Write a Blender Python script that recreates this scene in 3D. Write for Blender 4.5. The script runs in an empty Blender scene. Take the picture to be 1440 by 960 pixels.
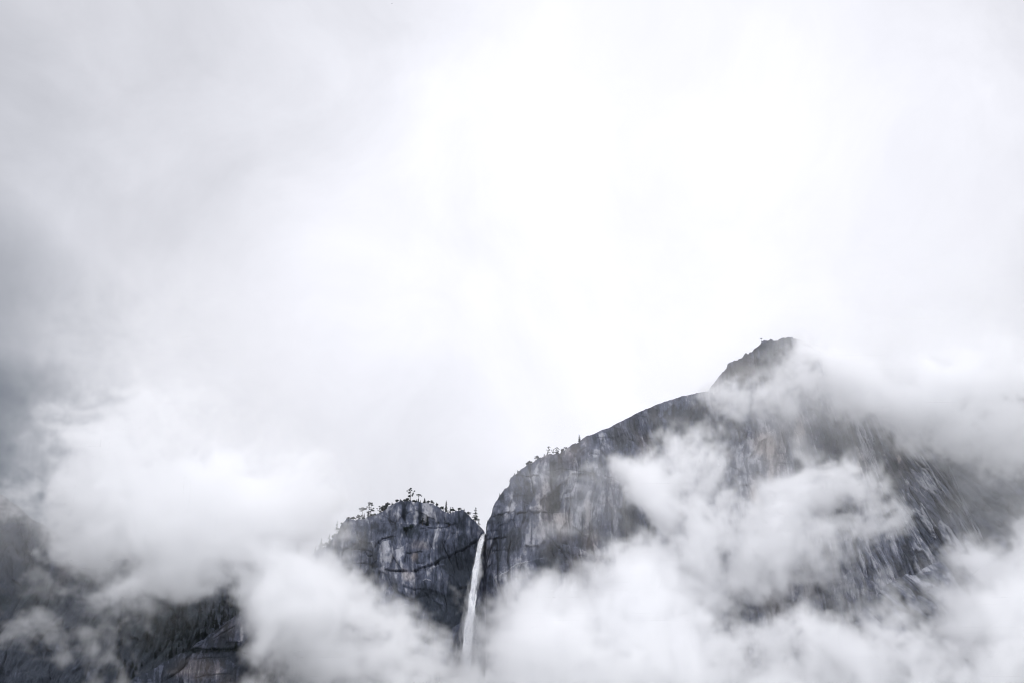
import bpy, bmesh, math, random
import numpy as np
from mathutils import Vector

# ------------------------------------------------------------------ camera, sky, sun, exposure
S = bpy.context.scene
COL = S.collection
R = math.radians
PITCH, FPX = R(24.0), 2000.0            # 50 mm lens: 2000 photo pixels of focal length
EYE = np.array([0.0, 0.0, 1.7])

cam = bpy.data.objects.new('camera', bpy.data.cameras.new('camera'))
COL.objects.link(cam)
cam.location = EYE
cam.rotation_euler = (R(90) + PITCH, 0, 0)
cam.data.lens = 50
cam.data.sensor_width = 36
cam.data.clip_start = 0.5
cam.data.clip_end = 60000
S.camera = cam

SUN_EL, SUN_AZ = R(62), R(14)           # high, ahead of the camera and a little right, behind the overcast

W = bpy.data.worlds.new('World')
S.world = W
W.use_nodes = True
wn, wl = W.node_tree.nodes, W.node_tree.links
wn.clear()


class NT:
    """tiny helper to write node maths"""
    def __init__(s, tree):
        s.t, s.n, s.l = tree, tree.nodes, tree.links

    def put(s, sock, v):
        if isinstance(v, bpy.types.NodeSocket):
            s.l.new(v, sock)
        else:
            sock.default_value = v

    def m(s, op, a, b=0.0, c=0.0, clamp=False):
        n = s.n.new('ShaderNodeMath')
        n.operation = op
        n.use_clamp = clamp
        s.put(n.inputs[0], a); s.put(n.inputs[1], b); s.put(n.inputs[2], c)
        return n.outputs[0]

    def v(s, op, a, b=(0, 0, 0), scale=None):
        n = s.n.new('ShaderNodeVectorMath')
        n.operation = op
        s.put(n.inputs[0], a); s.put(n.inputs[1], b)
        if scale is not None:
            s.put(n.inputs['Scale'], scale)
        return n.outputs['Value'] if op in ('DOT_PRODUCT', 'LENGTH', 'DISTANCE') else n.outputs[0]

    def noise(s, vec, scale, detail=4, rough=0.5, dist=0.0, color=False):
        n = s.n.new('ShaderNodeTexNoise')
        s.put(n.inputs['Vector'], vec)
        n.inputs['Scale'].default_value = scale
        n.inputs['Detail'].default_value = detail
        n.inputs['Roughness'].default_value = rough
        n.inputs['Distortion'].default_value = dist
        return n.outputs['Color'] if color else n.outputs[0]

    def ramp(s, x, a, b, lo=0.0, hi=1.0):
        n = s.n.new('ShaderNodeMapRange')
        n.interpolation_type = 'SMOOTHSTEP'
        s.put(n.inputs['Value'], x)
        for k, q in zip((1, 2, 3, 4), (a, b, lo, hi)):
            n.inputs[k].default_value = q
        return n.outputs[0]


def ray(px, py):
    """direction through a pixel of the 1440x960 photograph, scaled to y = 1"""
    x = (np.asarray(px, float) - 720) / FPX
    y = (480 - np.asarray(py, float)) / FPX
    dy = math.cos(PITCH) - y * math.sin(PITCH)
    dz = math.sin(PITCH) + y * math.cos(PITCH)
    return x / dy, dz / dy


def at(px, py, Y):
    dx, dz = ray(px, py)
    return np.stack([dx * Y, np.broadcast_to(Y, np.shape(dx)) + 0.0, dz * Y + EYE[2]], -1)


def project(P):
    q = P - EYE
    d = q[..., 1] * math.cos(PITCH) + q[..., 2] * math.sin(PITCH)
    u = -q[..., 1] * math.sin(PITCH) + q[..., 2] * math.cos(PITCH)
    return 720 + FPX * q[..., 0] / d, 480 - FPX * u / d


# the overcast: bright thin cloud ahead, thicker grey banks towards the sides, over a Nishita sky
wk = NT(W.node_tree)
tc = wn.new('ShaderNodeTexCoord')
D = tc.outputs['Generated']
sky = wn.new('ShaderNodeTexSky')
sky.sky_type = 'NISHITA'
sky.sun_disc = False
sky.sun_elevation = SUN_EL
sky.sun_rotation = SUN_AZ
bg_sky = wn.new('ShaderNodeBackground')
bg_sky.inputs['Strength'].default_value = 0.1
wl.new(sky.outputs[0], bg_sky.inputs['Color'])


def lobe(px, py, a0, a1):
    d = np.array([*at(px, py, 1.0)]) - np.array([0, 0, EYE[2]])
    d = d / np.linalg.norm(d)
    c = wk.v('DOT_PRODUCT', Dw, tuple(d))
    return wk.ramp(c, math.cos(R(a1)), math.cos(R(a0)))


w1 = wk.v('SUBTRACT', wk.noise(D, 3.2, 5, 0.55, 0.6, color=True), (0.5, 0.5, 0.5))
Dw = wk.v('NORMALIZE', wk.v('ADD', D, wk.v('SCALE', w1, scale=0.13)))
bank = wk.m('MULTIPLY', lobe(-140, 750, 1.5, 10.5), 0.74)                      # grey banks at the left
for q in ((-130, 450, 2, 9.5, 0.40), (-90, 220, 2.5, 9.5, 0.21), (120, 120, 2.5, 10.5, 0.09), (470, 30, 1, 9, 0.07), (1560, 600, 2, 10, 0.09), (330, 330, 0, 5, 0.03)):
    bank = wk.m('MAXIMUM', bank, wk.m('MULTIPLY', lobe(*q[:4]), q[4]))
bank = wk.m('ADD', bank, wk.m('MULTIPLY', lobe(590, 650, 1, 6), 0.09))
glow = wk.m('MULTIPLY', lobe(850, 330, 1, 17), 0.19)
fine = wk.m('MULTIPLY', wk.m('SUBTRACT', wk.noise(Dw, 5.5, 7, 0.58, 0.5), 0.5), 0.46)
zz = wn.new('ShaderNodeSeparateXYZ')
wl.new(Dw, zz.inputs[0])
zen_fill = wk.m('ADD', wk.ramp(zz.outputs[2], 0.60, 0.95, 0.0, 0.30), wk.ramp(zz.outputs[1], 0.55, -0.3, 0.0, 0.85))                      # overcast is brightest overhead; extra brightness behind the camera is added as fill light
lum = wk.m('ADD', wk.m('SUBTRACT', wk.m('ADD', wk.m('ADD', glow, zen_fill), 0.87), bank), fine)
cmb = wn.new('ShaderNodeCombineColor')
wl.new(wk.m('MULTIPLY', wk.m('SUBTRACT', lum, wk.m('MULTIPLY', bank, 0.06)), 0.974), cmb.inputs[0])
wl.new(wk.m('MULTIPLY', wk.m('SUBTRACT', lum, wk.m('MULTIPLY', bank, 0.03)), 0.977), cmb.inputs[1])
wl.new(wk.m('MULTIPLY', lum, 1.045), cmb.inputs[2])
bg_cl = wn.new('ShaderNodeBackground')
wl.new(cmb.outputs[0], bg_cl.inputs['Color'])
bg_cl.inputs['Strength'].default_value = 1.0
mixs = wn.new('ShaderNodeMixShader')
mixs.inputs[0].default_value = 0.95
wl.new(bg_sky.outputs[0], mixs.inputs[1])
wl.new(bg_cl.outputs[0], mixs.inputs[2])
wout = wn.new('ShaderNodeOutputWorld')
wl.new(mixs.outputs[0], wout.inputs['Surface'])

sun = bpy.data.objects.new('sun', bpy.data.lights.new('sun', 'SUN'))
COL.objects.link(sun)
sun.data.energy = 0.55
sun.data.angle = R(30)
sun.data.color = (1.0, 0.98, 0.95)
sd = Vector((math.sin(SUN_AZ) * math.cos(SUN_EL), math.cos(SUN_AZ) * math.cos(SUN_EL), math.sin(SUN_EL)))
sun.rotation_euler = sd.to_track_quat('Z', 'Y').to_euler()
sun.location = (0, 0, 2000)

vs = S.view_settings
vs.view_transform = 'Standard'
vs.look = 'None'
vs.exposure = 0.0
vs.gamma = 1.0
S.render.engine = 'CYCLES'
S.cycles.use_denoising = True
S.cycles.adaptive_threshold = 0.002
S.cycles.filter_width = 1.15
S.cycles.max_bounces = 28
S.cycles.diffuse_bounces = 2
S.cycles.volume_bounces = 28
S.cycles.volume_step_rate = 2.0
S.cycles.volume_max_steps = 512


# ------------------------------------------------------------------ numpy noise
_TAB = np.random.default_rng(7).random((256, 256)).astype(np.float32).ravel()


def _h(ix, iy, seed):
    return _TAB[(((iy + seed * 37) & 255) << 8) | ((ix + seed * 101) & 255)]


def vn(x, y, seed=0):
    x, y = np.broadcast_arrays(np.asarray(x, np.float32), np.asarray(y, np.float32))
    ix, iy = np.floor(x).astype(np.int32), np.floor(y).astype(np.int32)
    fx, fy = x - ix, y - iy
    fx = fx * fx * fx * (fx * (fx * 6 - 15) + 10)
    fy = fy * fy * fy * (fy * (fy * 6 - 15) + 10)
    x0, x1 = (ix + seed * 101) & 255, (ix + 1 + seed * 101) & 255
    y0, y1 = ((iy + seed * 37) & 255) << 8, ((iy + 1 + seed * 37) & 255) << 8
    a, b = _TAB[y0 | x0], _TAB[y0 | x1]
    c, d = _TAB[y1 | x0], _TAB[y1 | x1]
    return (a + (b - a) * fx) * (1 - fy) + (c + (d - c) * fx) * fy - np.float32(0.5)


def fbm(x, y, o=4, seed=0, rough=0.5):
    s, a, t = 0.0, 1.0, 0.0
    for k in range(o):
        s = s + a * vn(x, y, seed + 17 * k)
        t += a
        a *= rough
        x, y = x * 1.97 + 3.1 + 0.35 * y, y * 2.03 - 7.7 - 0.35 * x
    return s / t * 1.6


def fbs(x, y, o=4, seed=0, rough=0.5):
    """the same without rotating the octaves: keeps a streak direction"""
    s, a, t = 0.0, 1.0, 0.0
    for k in range(o):
        s = s + a * vn(x + 31.7 * k, y - 11.3 * k, seed + 17 * k)
        t += a
        a *= rough
        x, y = x * 2.03, y * 1.97
    return s / t * 1.6


def worley(x, y, seed=0, jit=0.9):
    ix, iy = np.floor(x).astype(np.int32), np.floor(y).astype(np.int32)
    f1 = np.full(x.shape, 9.0); f2 = np.full(x.shape, 9.0); cid = np.zeros(x.shape)
    for ox in (-1, 0, 1):
        for oy in (-1, 0, 1):
            cx, cy = ix + ox, iy + oy
            dx = cx + 0.5 + jit * (_h(cx, cy, seed) - 0.5) - x
            dy = cy + 0.5 + jit * (_h(cx, cy, seed + 5) - 0.5) - y
            d = np.hypot(dx, dy)
            hit = d < f1
            f2 = np.where(hit, f1, np.minimum(f2, d))
            cid = np.where(hit, _h(cx, cy, seed + 9), cid)
            f1 = np.where(hit, d, f1)
    return f1, f2, cid


def sst(x, a, b):
    t = np.clip((x - a) / (b - a), 0, 1)
    return t * t * (3 - 2 * t)


def poly_dist(px, py, pts):
    """distance in pixels to a drawn line and on which side of it (positive: below)"""
    best = np.full(px.shape, 1e9); side = np.zeros(px.shape)
    for (x0, y0), (x1, y1) in zip(pts[:-1], pts[1:]):
        vx, vy = x1 - x0, y1 - y0
        L = vx * vx + vy * vy
        t = np.clip(((px - x0) * vx + (py - y0) * vy) / L, 0, 1)
        ex, ey = px - (x0 + t * vx), py - (y0 + t * vy)
        d = np.hypot(ex, ey)
        s = (vx * (py - y0) - vy * (px - x0)) / math.sqrt(L)
        hit = d < best
        best = np.where(hit, d, best)
        side = np.where(hit, s, side)
    return best, side


# ------------------------------------------------------------------ object helpers
def tag(o, label=None, cat=None, group=None, kind=None):
    for k, v in (('label', label), ('category', cat), ('group', group), ('kind', kind)):
        if v:
            o[k] = v
    return o


def link_mesh(name, verts, faces, mat, parent=None, smooth=False):
    me = bpy.data.meshes.new(name)
    verts = np.asarray(verts, np.float32).reshape(-1, 3)
    faces = np.asarray(faces, np.int32)
    k = faces.shape[1]
    me.vertices.add(len(verts))
    me.vertices.foreach_set('co', verts.ravel())
    me.loops.add(faces.size)
    me.loops.foreach_set('vertex_index', faces.ravel())
    me.polygons.add(len(faces))
    me.polygons.foreach_set('loop_start', np.arange(0, faces.size, k, dtype=np.int32))
    me.polygons.foreach_set('loop_total', np.full(len(faces), k, np.int32))
    if smooth:
        me.polygons.foreach_set('use_smooth', np.ones(len(faces), bool))
    me.update(calc_edges=True)
    me.materials.append(mat)
    o = bpy.data.objects.new(name, me)
    COL.objects.link(o)
    if parent:
        o.parent = parent
    return o


def colour_attr(me, rgb):
    a = me.color_attributes.new('rock', 'FLOAT_COLOR', 'POINT')
    c = np.ones((len(me.vertices), 4), np.float32)
    c[:, :3] = rgb.reshape(-1, 3)
    a.data.foreach_set('color', c.ravel())


def grid_faces(nr, nc):
    i = np.arange(nr * nc).reshape(nr, nc)
    return np.stack([i[:-1, :-1], i[1:, :-1], i[1:, 1:], i[:-1, 1:]], -1).reshape(-1, 4)


def mat_new(name, rough=0.85, spec=0.25):
    m = bpy.data.materials.new(name)
    m.use_nodes = True
    b = m.node_tree.nodes['Principled BSDF']
    b.inputs['Roughness'].default_value = rough
    b.inputs['Specular IOR Level'].default_value = spec
    return m, b, NT(m.node_tree)


def rock_material():
    m, b, k = mat_new('granite')
    at_ = k.n.new('ShaderNodeAttribute'); at_.attribute_name = 'rock'
    geo = k.n.new('ShaderNodeNewGeometry')
    P = geo.outputs['Position']
    st = k.v('MULTIPLY', P, (1, 1, 0.22))
    f = k.noise(st, 0.35, 6, 0.65)
    g = k.noise(P, 1.3, 5, 0.7)
    fac = k.m('ADD', k.m('MULTIPLY', f, 0.9), k.m('MULTIPLY', g, 0.6))
    fac = k.m('ADD', fac, 0.27)
    col = k.v('SCALE', at_.outputs['Color'], scale=fac)
    k.l.new(col, b.inputs['Base Color'])
    bp = k.n.new('ShaderNodeBump')
    bp.inputs['Strength'].default_value = 0.8
    bp.inputs['Distance'].default_value = 1.6
    k.l.new(k.m('ADD', f, k.m('MULTIPLY', g, 0.5)), bp.inputs['Height'])
    k.l.new(bp.outputs[0], b.inputs['Normal'])
    return m


ROCK = rock_material()
GREY = np.array([0.090, 0.103, 0.145])
PALE = np.array([0.36, 0.37, 0.41])
DARK = np.array([0.036, 0.044, 0.060])
WARM = np.array([0.34, 0.275, 0.225])
MOSS = np.array([0.027, 0.037, 0.045])


ROCKS = {}


def cliff(name, sky_pts, depth_pts, H, lean, step, rows, seed, shear=None, feats=(), spots=(), amp=1.0,
          forest=None, warm=0.0, pale=0.0, jag=1.0):
    """A rock mass: its rim follows the skyline at its own distance; the face drops H metres below it, leaning
    towards the valley, broken into buttresses, slabs, cracks and ledges; behind the rim the top slopes away."""
    sx, sy = np.array(sky_pts, float).T
    dx_, dY = np.array(depth_pts, float).T
    px = np.arange(sx[0], sx[-1], step)
    py = np.interp(px, sx, sy)
    Yc = np.interp(px, dx_, dY)
    rim = at(px, py, Yc)
    X = rim[:, 0]
    jg = jag(px) if callable(jag) else jag
    rough_ = fbm(X / 13, X * 0 + seed + 2, 3, seed + 5)
    Zt = rim[:, 2] + jg * (3.0 * (np.round(rough_ * 5) / 5 - 0.4 * rough_) + 3.4 * fbm(X / 11, X * 0 + seed, 4, seed, 0.6) + 1.3 * fbm(X / 2.4, X * 0 + 4, 2, seed + 3))
    t = np.linspace(0, 1, rows) ** 1.18
    ln = lean(px) if callable(lean) else np.full(px.shape, lean)
    Z = Zt[None, :] - t[:, None] * H
    drop = Zt[None, :] - Z
    XX = np.broadcast_to(X, Z.shape).copy()
    YY = Yc[None, :] - ln[None, :] * drop
    ppx, ppy = [q.astype(np.float32) for q in project(np.stack([XX, YY, Z], -1))]
    sh = shear(px)[None, :] if shear is not None else 0.0
    U = (XX + sh * Z + 6 * fbm(XX / 60, Z / 60, 2, seed + 30)).astype(np.float32)
    V = Z.astype(np.float32)
    wx = 14 * fbm(U / 90, V / 90, 3, seed + 40)
    wz = 14 * fbm(U / 90, V / 90, 3, seed + 41)
    U2, V2 = U + wx, V + wz
    big = fbm(U / 170, V / 260, 3, seed + 1)
    mid = fbs(U2 / 34, V2 / 100, 4, seed + 2)
    sml = fbs(U2 / 10, V2 / 28, 4, seed + 3, 0.6)
    _, _, c1 = worley(U2 / 40, V2 / 120, seed + 4)
    e1, e2, c2 = worley(U2 / 14, V2 / 34, seed + 6)
    cr = (1 - sst(e2 - e1, 0.0, 0.09)) * sst(fbm(U / 26, V / 40, 3, seed + 7), 0.0, 0.4)
    calm = 1 - 0.62 * (np.clip(sh / 0.5, 0, 1) if shear is not None else 0.0)
    d = 20 * big + 14 * mid * calm + 7.0 * sml * calm + (7 + 9 * (1 - calm)) * (c1 - 0.5) + (5 + 5 * (1 - calm)) * (c2 - 0.5) - 1.6 * cr + 2.4 * calm * fbs(U2 / 3.4, V2 / 17, 3, seed + 9, 0.6)
    d += 1.6 * fbm(U / 4, V / 7, 3, seed + 8)
    joint = 0.0                                   # long near-vertical joints and short cross cracks
    for q, (su, sv, wd, st) in enumerate(((30, 210, 0.030, 1.0), (13, 90, 0.035, 0.7), (90, 26, 0.030, 0.6))):
        nn = fbs(U2 / su, V2 / sv, 2, seed + 80 + q)
        gate = sst(fbm(U / 40 + 7 * q, V / 55, 3, seed + 84 + q), -0.05, 0.3)
        joint = np.maximum(joint, st * gate * np.exp(-(nn / wd) ** 2))
    d -= 4.5 * joint + (1 - calm) * (8 * np.exp(-(fbs(U2 / 26, V2 / 120, 3, seed + 32) / 0.04) ** 2) - 9 * fbs(U2 / 20, V2 / 80, 3, seed + 31))
    d *= amp
    # tone of the stone itself: pale scars, dark water streaks, rusty patches, lichen
    patch = fbm(U2 / 70, V2 / 80, 4, seed + 20)
    streak = fbs((U2 + 5 * fbm(U / 20, V / 20, 2, seed + 26)) / 9, V2 / 40, 5, seed + 21, 0.65)
    thin = fbs(U2 / 2.8, V2 / 24, 3, seed + 22, 0.6)
    iso = fbm(U2 / 11, V2 / 15, 5, seed + 28, 0.68)
    tone = 0.65 * patch + (0.8 * streak + 0.55 * thin) * calm ** 2 + (0.75 + 0.5 * (1 - calm)) * iso + 0.8 * (1 - calm) * (c2 + c1 - 1.0) + 0.6 * (c2 - 0.5) + 0.25 * (c1 - 0.5) + 0.7 * fbm(U / 5, V / 8, 4, seed + 24, 0.68) + pale - 0.9 * joint
    tone += (1 - calm) * (0.7 * fbs(U2 / 20, V2 / 80, 3, seed + 31) - 0.9 * np.exp(-(fbs(U2 / 26, V2 / 120, 3, seed + 32) / 0.035) ** 2))
    tone *= 1.15
    wm = sst(fbm(U2 / 60, V2 / 120, 4, seed + 23) + warm, 0.12, 0.55) * 0.75
    green = np.zeros_like(d)
    jx, jy = ppx + 1.8 * fbm(ppx / 11, ppy / 11, 3, seed + 50), ppy + 1.8 * fbm(ppx / 9, ppy / 9, 3, seed + 51)
    for f in feats:
        pts, wdt, depth, dt = f[0], f[1] * 0.6, f[2] * 0.36, f[3] * 0.7
        q = np.array(pts)
        i = np.nonzero((jx > q[:, 0].min() - 8 * wdt) & (jx < q[:, 0].max() + 8 * wdt) & (jy > q[:, 1].min() - 8 * wdt) & (jy < q[:, 1].max() + 8 * wdt))
        dist, side = poly_dist(jx[i], jy[i], pts)
        core = np.exp(-(dist / wdt) ** 2)
        lip = np.exp(-(dist / (wdt * 3.0)) ** 2) * np.where(side < 0, 1.0, -0.8)
        brk = np.clip(0.75 + 1.1 * fbm(jx[i] / 12, jy[i] / 12, 3, seed + 53), 0.1, 1.2)
        core, lip = core * brk, lip * brk
        d[i] += depth * (lip * 0.55 - core)
        tone[i] += dt * core
    kx, ky = ppx + 5 * fbm(ppx / 14, ppy / 14, 3, seed + 60), ppy + 5 * fbm(ppx / 14, ppy / 14, 3, seed + 61)
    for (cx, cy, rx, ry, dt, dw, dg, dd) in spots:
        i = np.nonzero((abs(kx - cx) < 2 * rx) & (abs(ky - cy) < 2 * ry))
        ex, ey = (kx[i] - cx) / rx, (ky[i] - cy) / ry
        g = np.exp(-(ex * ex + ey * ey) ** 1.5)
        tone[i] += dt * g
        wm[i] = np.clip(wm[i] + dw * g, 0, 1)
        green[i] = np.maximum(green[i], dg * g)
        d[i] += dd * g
    if forest is not None:
        green = np.maximum(green, forest(ppx, ppy, U, V))
    rimfade = 0.25 + 0.75 * sst(drop, 0, 26)
    YY = YY - d * rimfade
    col = GREY + (PALE - GREY) * sst(tone, 0.06, 1.0)[..., None] + (DARK - GREY) * sst(-tone, -0.05, 0.7)[..., None]
    col = col + (WARM * (0.6 + 0.6 * sst(tone, -0.4, 0.8))[..., None] - col) * (wm * 0.5)[..., None]
    col = col + (MOSS * (0.8 + 0.5 * fbm(U / 5, V / 5, 3, seed + 70))[..., None] - col) * np.clip(green, 0, 1)[..., None]
    top = []                                      # the top, sloping away behind the rim
    for back, fall in ((900, 260), (400, 90), (150, 24), (50, 6), (16, 1.4), (5, 0.2)):
        top.append(np.stack([X * (1 + 0 * back), YY[0] + back, Zt - fall], -1))
    V3 = np.concatenate([np.array(top), np.stack([XX, YY, Z], -1)], 0)
    C3 = np.concatenate([np.broadcast_to(GREY * 0.8, (6, len(px), 3)), col], 0)
    o = link_mesh(name, V3, grid_faces(*V3.shape[:2]), ROCK, smooth=False)
    colour_attr(o.data, C3)
    tag(o, kind='structure')
    ROCKS[name] = V3, (px, py, Yc)


def L(*p):
    return list(p)


# ------------------------------------------------------------------ ground
gm, gb, gk = mat_new('meadow_soil', 0.95, 0.1)
gg = gk.n.new('ShaderNodeNewGeometry')
gr = gk.n.new('ShaderNodeMix'); gr.data_type = 'RGBA'
gk.l.new(gk.ramp(gk.noise(gg.outputs['Position'], 0.02, 6, 0.6), 0.4, 0.6), gr.inputs['Factor'])
gr.inputs[6].default_value = (0.05, 0.06, 0.045, 1)
gr.inputs[7].default_value = (0.10, 0.11, 0.09, 1)
gk.l.new(gr.outputs[2], gb.inputs['Base Color'])
n = 81
gx = np.linspace(-1, 1, n); gx = np.sign(gx) * np.abs(gx) ** 2.2 * 24000
GX, GY = np.meshgrid(gx, gx)
GZ = 6 * fbm(GX / 500, GY / 500, 3, 5) * sst(np.hypot(GX, GY), 60, 600)
tag(link_mesh('ground', np.stack([GX, GY, GZ], -1), grid_faces(n, n)[:, ::-1], gm, smooth=True), kind='structure')

# ------------------------------------------------------------------ rock masses
# the wall left of the waterfall
left_sky = L((330, 868), (370, 832), (400, 806), (416, 792), (430, 784), (440, 780), (452, 770), (460, 767), (468, 759), (474, 751), (480, 738),
             (487, 730), (493, 729), (498, 730), (505, 730), (512, 728), (522, 726), (530, 722), (537, 717), (545, 713), (553, 708),
             (560, 706), (575, 704.5), (590, 706), (603, 706), (612, 709), (620, 715), (627, 719), (636, 719.5), (645, 716), (652, 717),
             (658, 721), (664, 727), (670, 733), (676, 741), (682, 749), (690, 754), (705, 757), (740, 762))
left_feats = [
    (L((545, 802), (560, 801), (585, 800), (605, 794), (622, 782), (645, 770), (664, 762), (682, 752)), 2.2, 9, -0.7),
    (L((528, 768), (538, 756), (555, 752)), 1.6, 6, -0.6),
    (L((534, 733), (556, 733), (575, 736), (588, 735)), 1.4, -5, 0.8),
    (L((594, 742), (622, 740), (640, 733)), 1.6, 6, -0.5),
    (L((600, 748), (606, 765), (610, 772)), 1.1, 3, -0.5),
    (L((624, 742), (626, 770)), 0.9, 2, -0.35),
    (L((643, 734), (645, 768)), 0.9, 2, -0.35),
    (L((582, 800), (584, 830), (583, 870)), 1.6, 5, -0.7),
    (L((560, 795), (552, 780), (548, 765)), 1.3, 4, -0.4),
    (L((565, 778), (572, 775), (593, 774)), 1.3, 5, -0.6),
    (L((594, 815), (606, 815)), 1.1, -3, 1.4),
    (L((566, 851), (576, 851)), 1.0, -3, 1.3),
    (L((596, 838), (612, 830)), 0.9, -2, 0.8),
    (L((603, 799), (624, 790)), 1.6, -3, 0.9),
    (L((500, 745), (508, 770), (506, 800)), 1.4, 5, -0.6),
    (L((521, 735), (524, 760)), 1.2, 4, -0.5),
]
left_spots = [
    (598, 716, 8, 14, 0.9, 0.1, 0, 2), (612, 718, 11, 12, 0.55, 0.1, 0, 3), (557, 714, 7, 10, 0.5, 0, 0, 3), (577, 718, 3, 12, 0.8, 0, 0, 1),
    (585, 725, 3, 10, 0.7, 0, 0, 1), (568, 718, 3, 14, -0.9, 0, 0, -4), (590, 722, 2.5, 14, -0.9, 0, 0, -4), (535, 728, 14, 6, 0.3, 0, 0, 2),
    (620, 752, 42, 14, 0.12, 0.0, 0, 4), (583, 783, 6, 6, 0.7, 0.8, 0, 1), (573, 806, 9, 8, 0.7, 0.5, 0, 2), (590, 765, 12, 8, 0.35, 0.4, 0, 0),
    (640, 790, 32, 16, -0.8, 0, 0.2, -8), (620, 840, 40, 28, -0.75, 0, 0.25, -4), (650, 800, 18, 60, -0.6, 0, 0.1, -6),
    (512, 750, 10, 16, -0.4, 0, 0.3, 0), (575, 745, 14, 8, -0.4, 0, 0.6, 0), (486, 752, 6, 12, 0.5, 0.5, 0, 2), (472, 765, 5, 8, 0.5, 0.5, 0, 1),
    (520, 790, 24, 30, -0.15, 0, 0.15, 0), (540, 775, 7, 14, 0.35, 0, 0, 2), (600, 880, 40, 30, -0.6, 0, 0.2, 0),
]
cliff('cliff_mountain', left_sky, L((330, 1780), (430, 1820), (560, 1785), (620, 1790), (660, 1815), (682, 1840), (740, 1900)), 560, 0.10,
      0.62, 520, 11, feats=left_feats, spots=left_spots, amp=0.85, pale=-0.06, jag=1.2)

# the great rounded massif right of the waterfall
mas_sky = L((682.6, 756), (683.4, 748), (684.5, 738), (690, 726), (692, 719), (693, 712), (700, 700), (706, 690), (716, 681), (718, 671), (728, 664),
            (737, 656), (745, 650.5), (752, 647), (762, 641), (770, 638), (778, 640), (786, 639), (793, 634), (800, 629), (808, 623),
            (815, 620), (830, 612), (845, 605), (860, 598.5), (880, 588), (900, 577.5), (925, 567), (950, 559), (975, 553), (996, 549),
            (1001, 540), (1012, 527), (1022, 517), (1024, 511), (1032, 504.5), (1040, 503), (1055, 493), (1066, 486), (1074, 478.5),
            (1085, 476), (1095, 475), (1110, 474), (1135, 482), (1165, 503), (1200, 532), (1240, 562), (1280, 590), (1308, 615),
            (1328, 640), (1340, 664), (1350, 690), (1362, 712), (1378, 746), (1394, 790), (1412, 850), (1440, 930), (1480, 1010))
mas_depth = L((682, 1980), (684.5, 1832), (720, 1805), (780, 1795), (880, 1835), (960, 1890), (1000, 1935), (1080, 1990), (1180, 1995),
              (1280, 2030), (1360, 2110), (1450, 2190), (1640, 2300))
mas_feats = [
    (L((684, 760), (697, 757), (711, 755)), 1.7, 8, -0.6),
    (L((692, 726), (712, 723), (722, 720)), 1.6, 6, -0.6),
    (L((727, 724), (742, 718), (753, 721), (768, 718)), 1.8, 7, -0.6),
    (L((702, 809), (716, 800), (730, 793), (746, 788), (762, 786)), 1.2, -4, 1.1),
    (L((748, 722), (748, 750), (747, 780)), 1.0, 4, -0.6),
    (L((733, 740), (733, 785)), 0.9, 3, -0.5),
    (L((714, 745), (716, 790)), 0.9, 3, -0.5),
    (L((693, 765), (694, 800)), 0.8, 2, 0.5),
    (L((774, 650), (776, 690), (772, 720)), 2.2, 9, -0.9),
    (L((796, 700), (812, 722), (818, 745)), 1.3, 5, -0.5),
    (L((818, 723), (819, 750), (822, 752)), 1.4, 5, -0.8),
    (L((839, 745), (846, 780), (856, 812)), 1.5, 5, -0.7),
    (L((822, 751), (836, 747)), 1.2, -3, 1.0),
    (L((875, 650), (878, 700), (882, 760)), 2.6, 10, -0.9),
    (L((775, 755), (790, 772), (797, 785)), 1.6, 6, -0.6),
    (L((705, 666), (740, 668)), 1.0, 4, -0.3), (L((741, 668), (757, 668)), 1.4, 6, -0.8),
    (L((1024, 512), (1030, 520), (1035, 530)), 1.6, 8, -0.8),
    (L((1060, 492), (1064, 515), (1058, 525)), 2.0, 7, -0.7),
    (L((1050, 525), (1090, 528), (1100, 530)), 1.8, 6, -0.6),
    (L((1192, 615), (1196, 640), (1203, 662)), 2.4, 12, -0.7),
    (L((1228, 624), (1240, 640), (1241, 668), (1236, 700)), 2.8, 13, -0.9),
    (L((1262, 645), (1275, 668), (1278, 700), (1290, 730)), 2.4, 12, -0.9),
    (L((1215, 670), (1228, 658), (1240, 664)), 1.6, 6, -0.5),
    (L((1310, 640), (1330, 672), (1345, 700)), 2.0, 8, -0.6),
    (L((1300, 672), (1318, 700), (1330, 730)), 1.8, 7, -0.5),
    (L((1112, 590), (1118, 620), (1122, 645)), 1.4, 5, -0.6), (L((1134, 596), (1138, 640)), 1.4, 5, -0.6),
    (L((1085, 690), (1104, 695)), 1.4, 6, -0.6), (L((1082, 686), (1098, 686)), 1.0, -3, 0.8),
    (L((1050, 680), (1056, 700)), 2.0, 6, -0.8),
]
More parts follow.
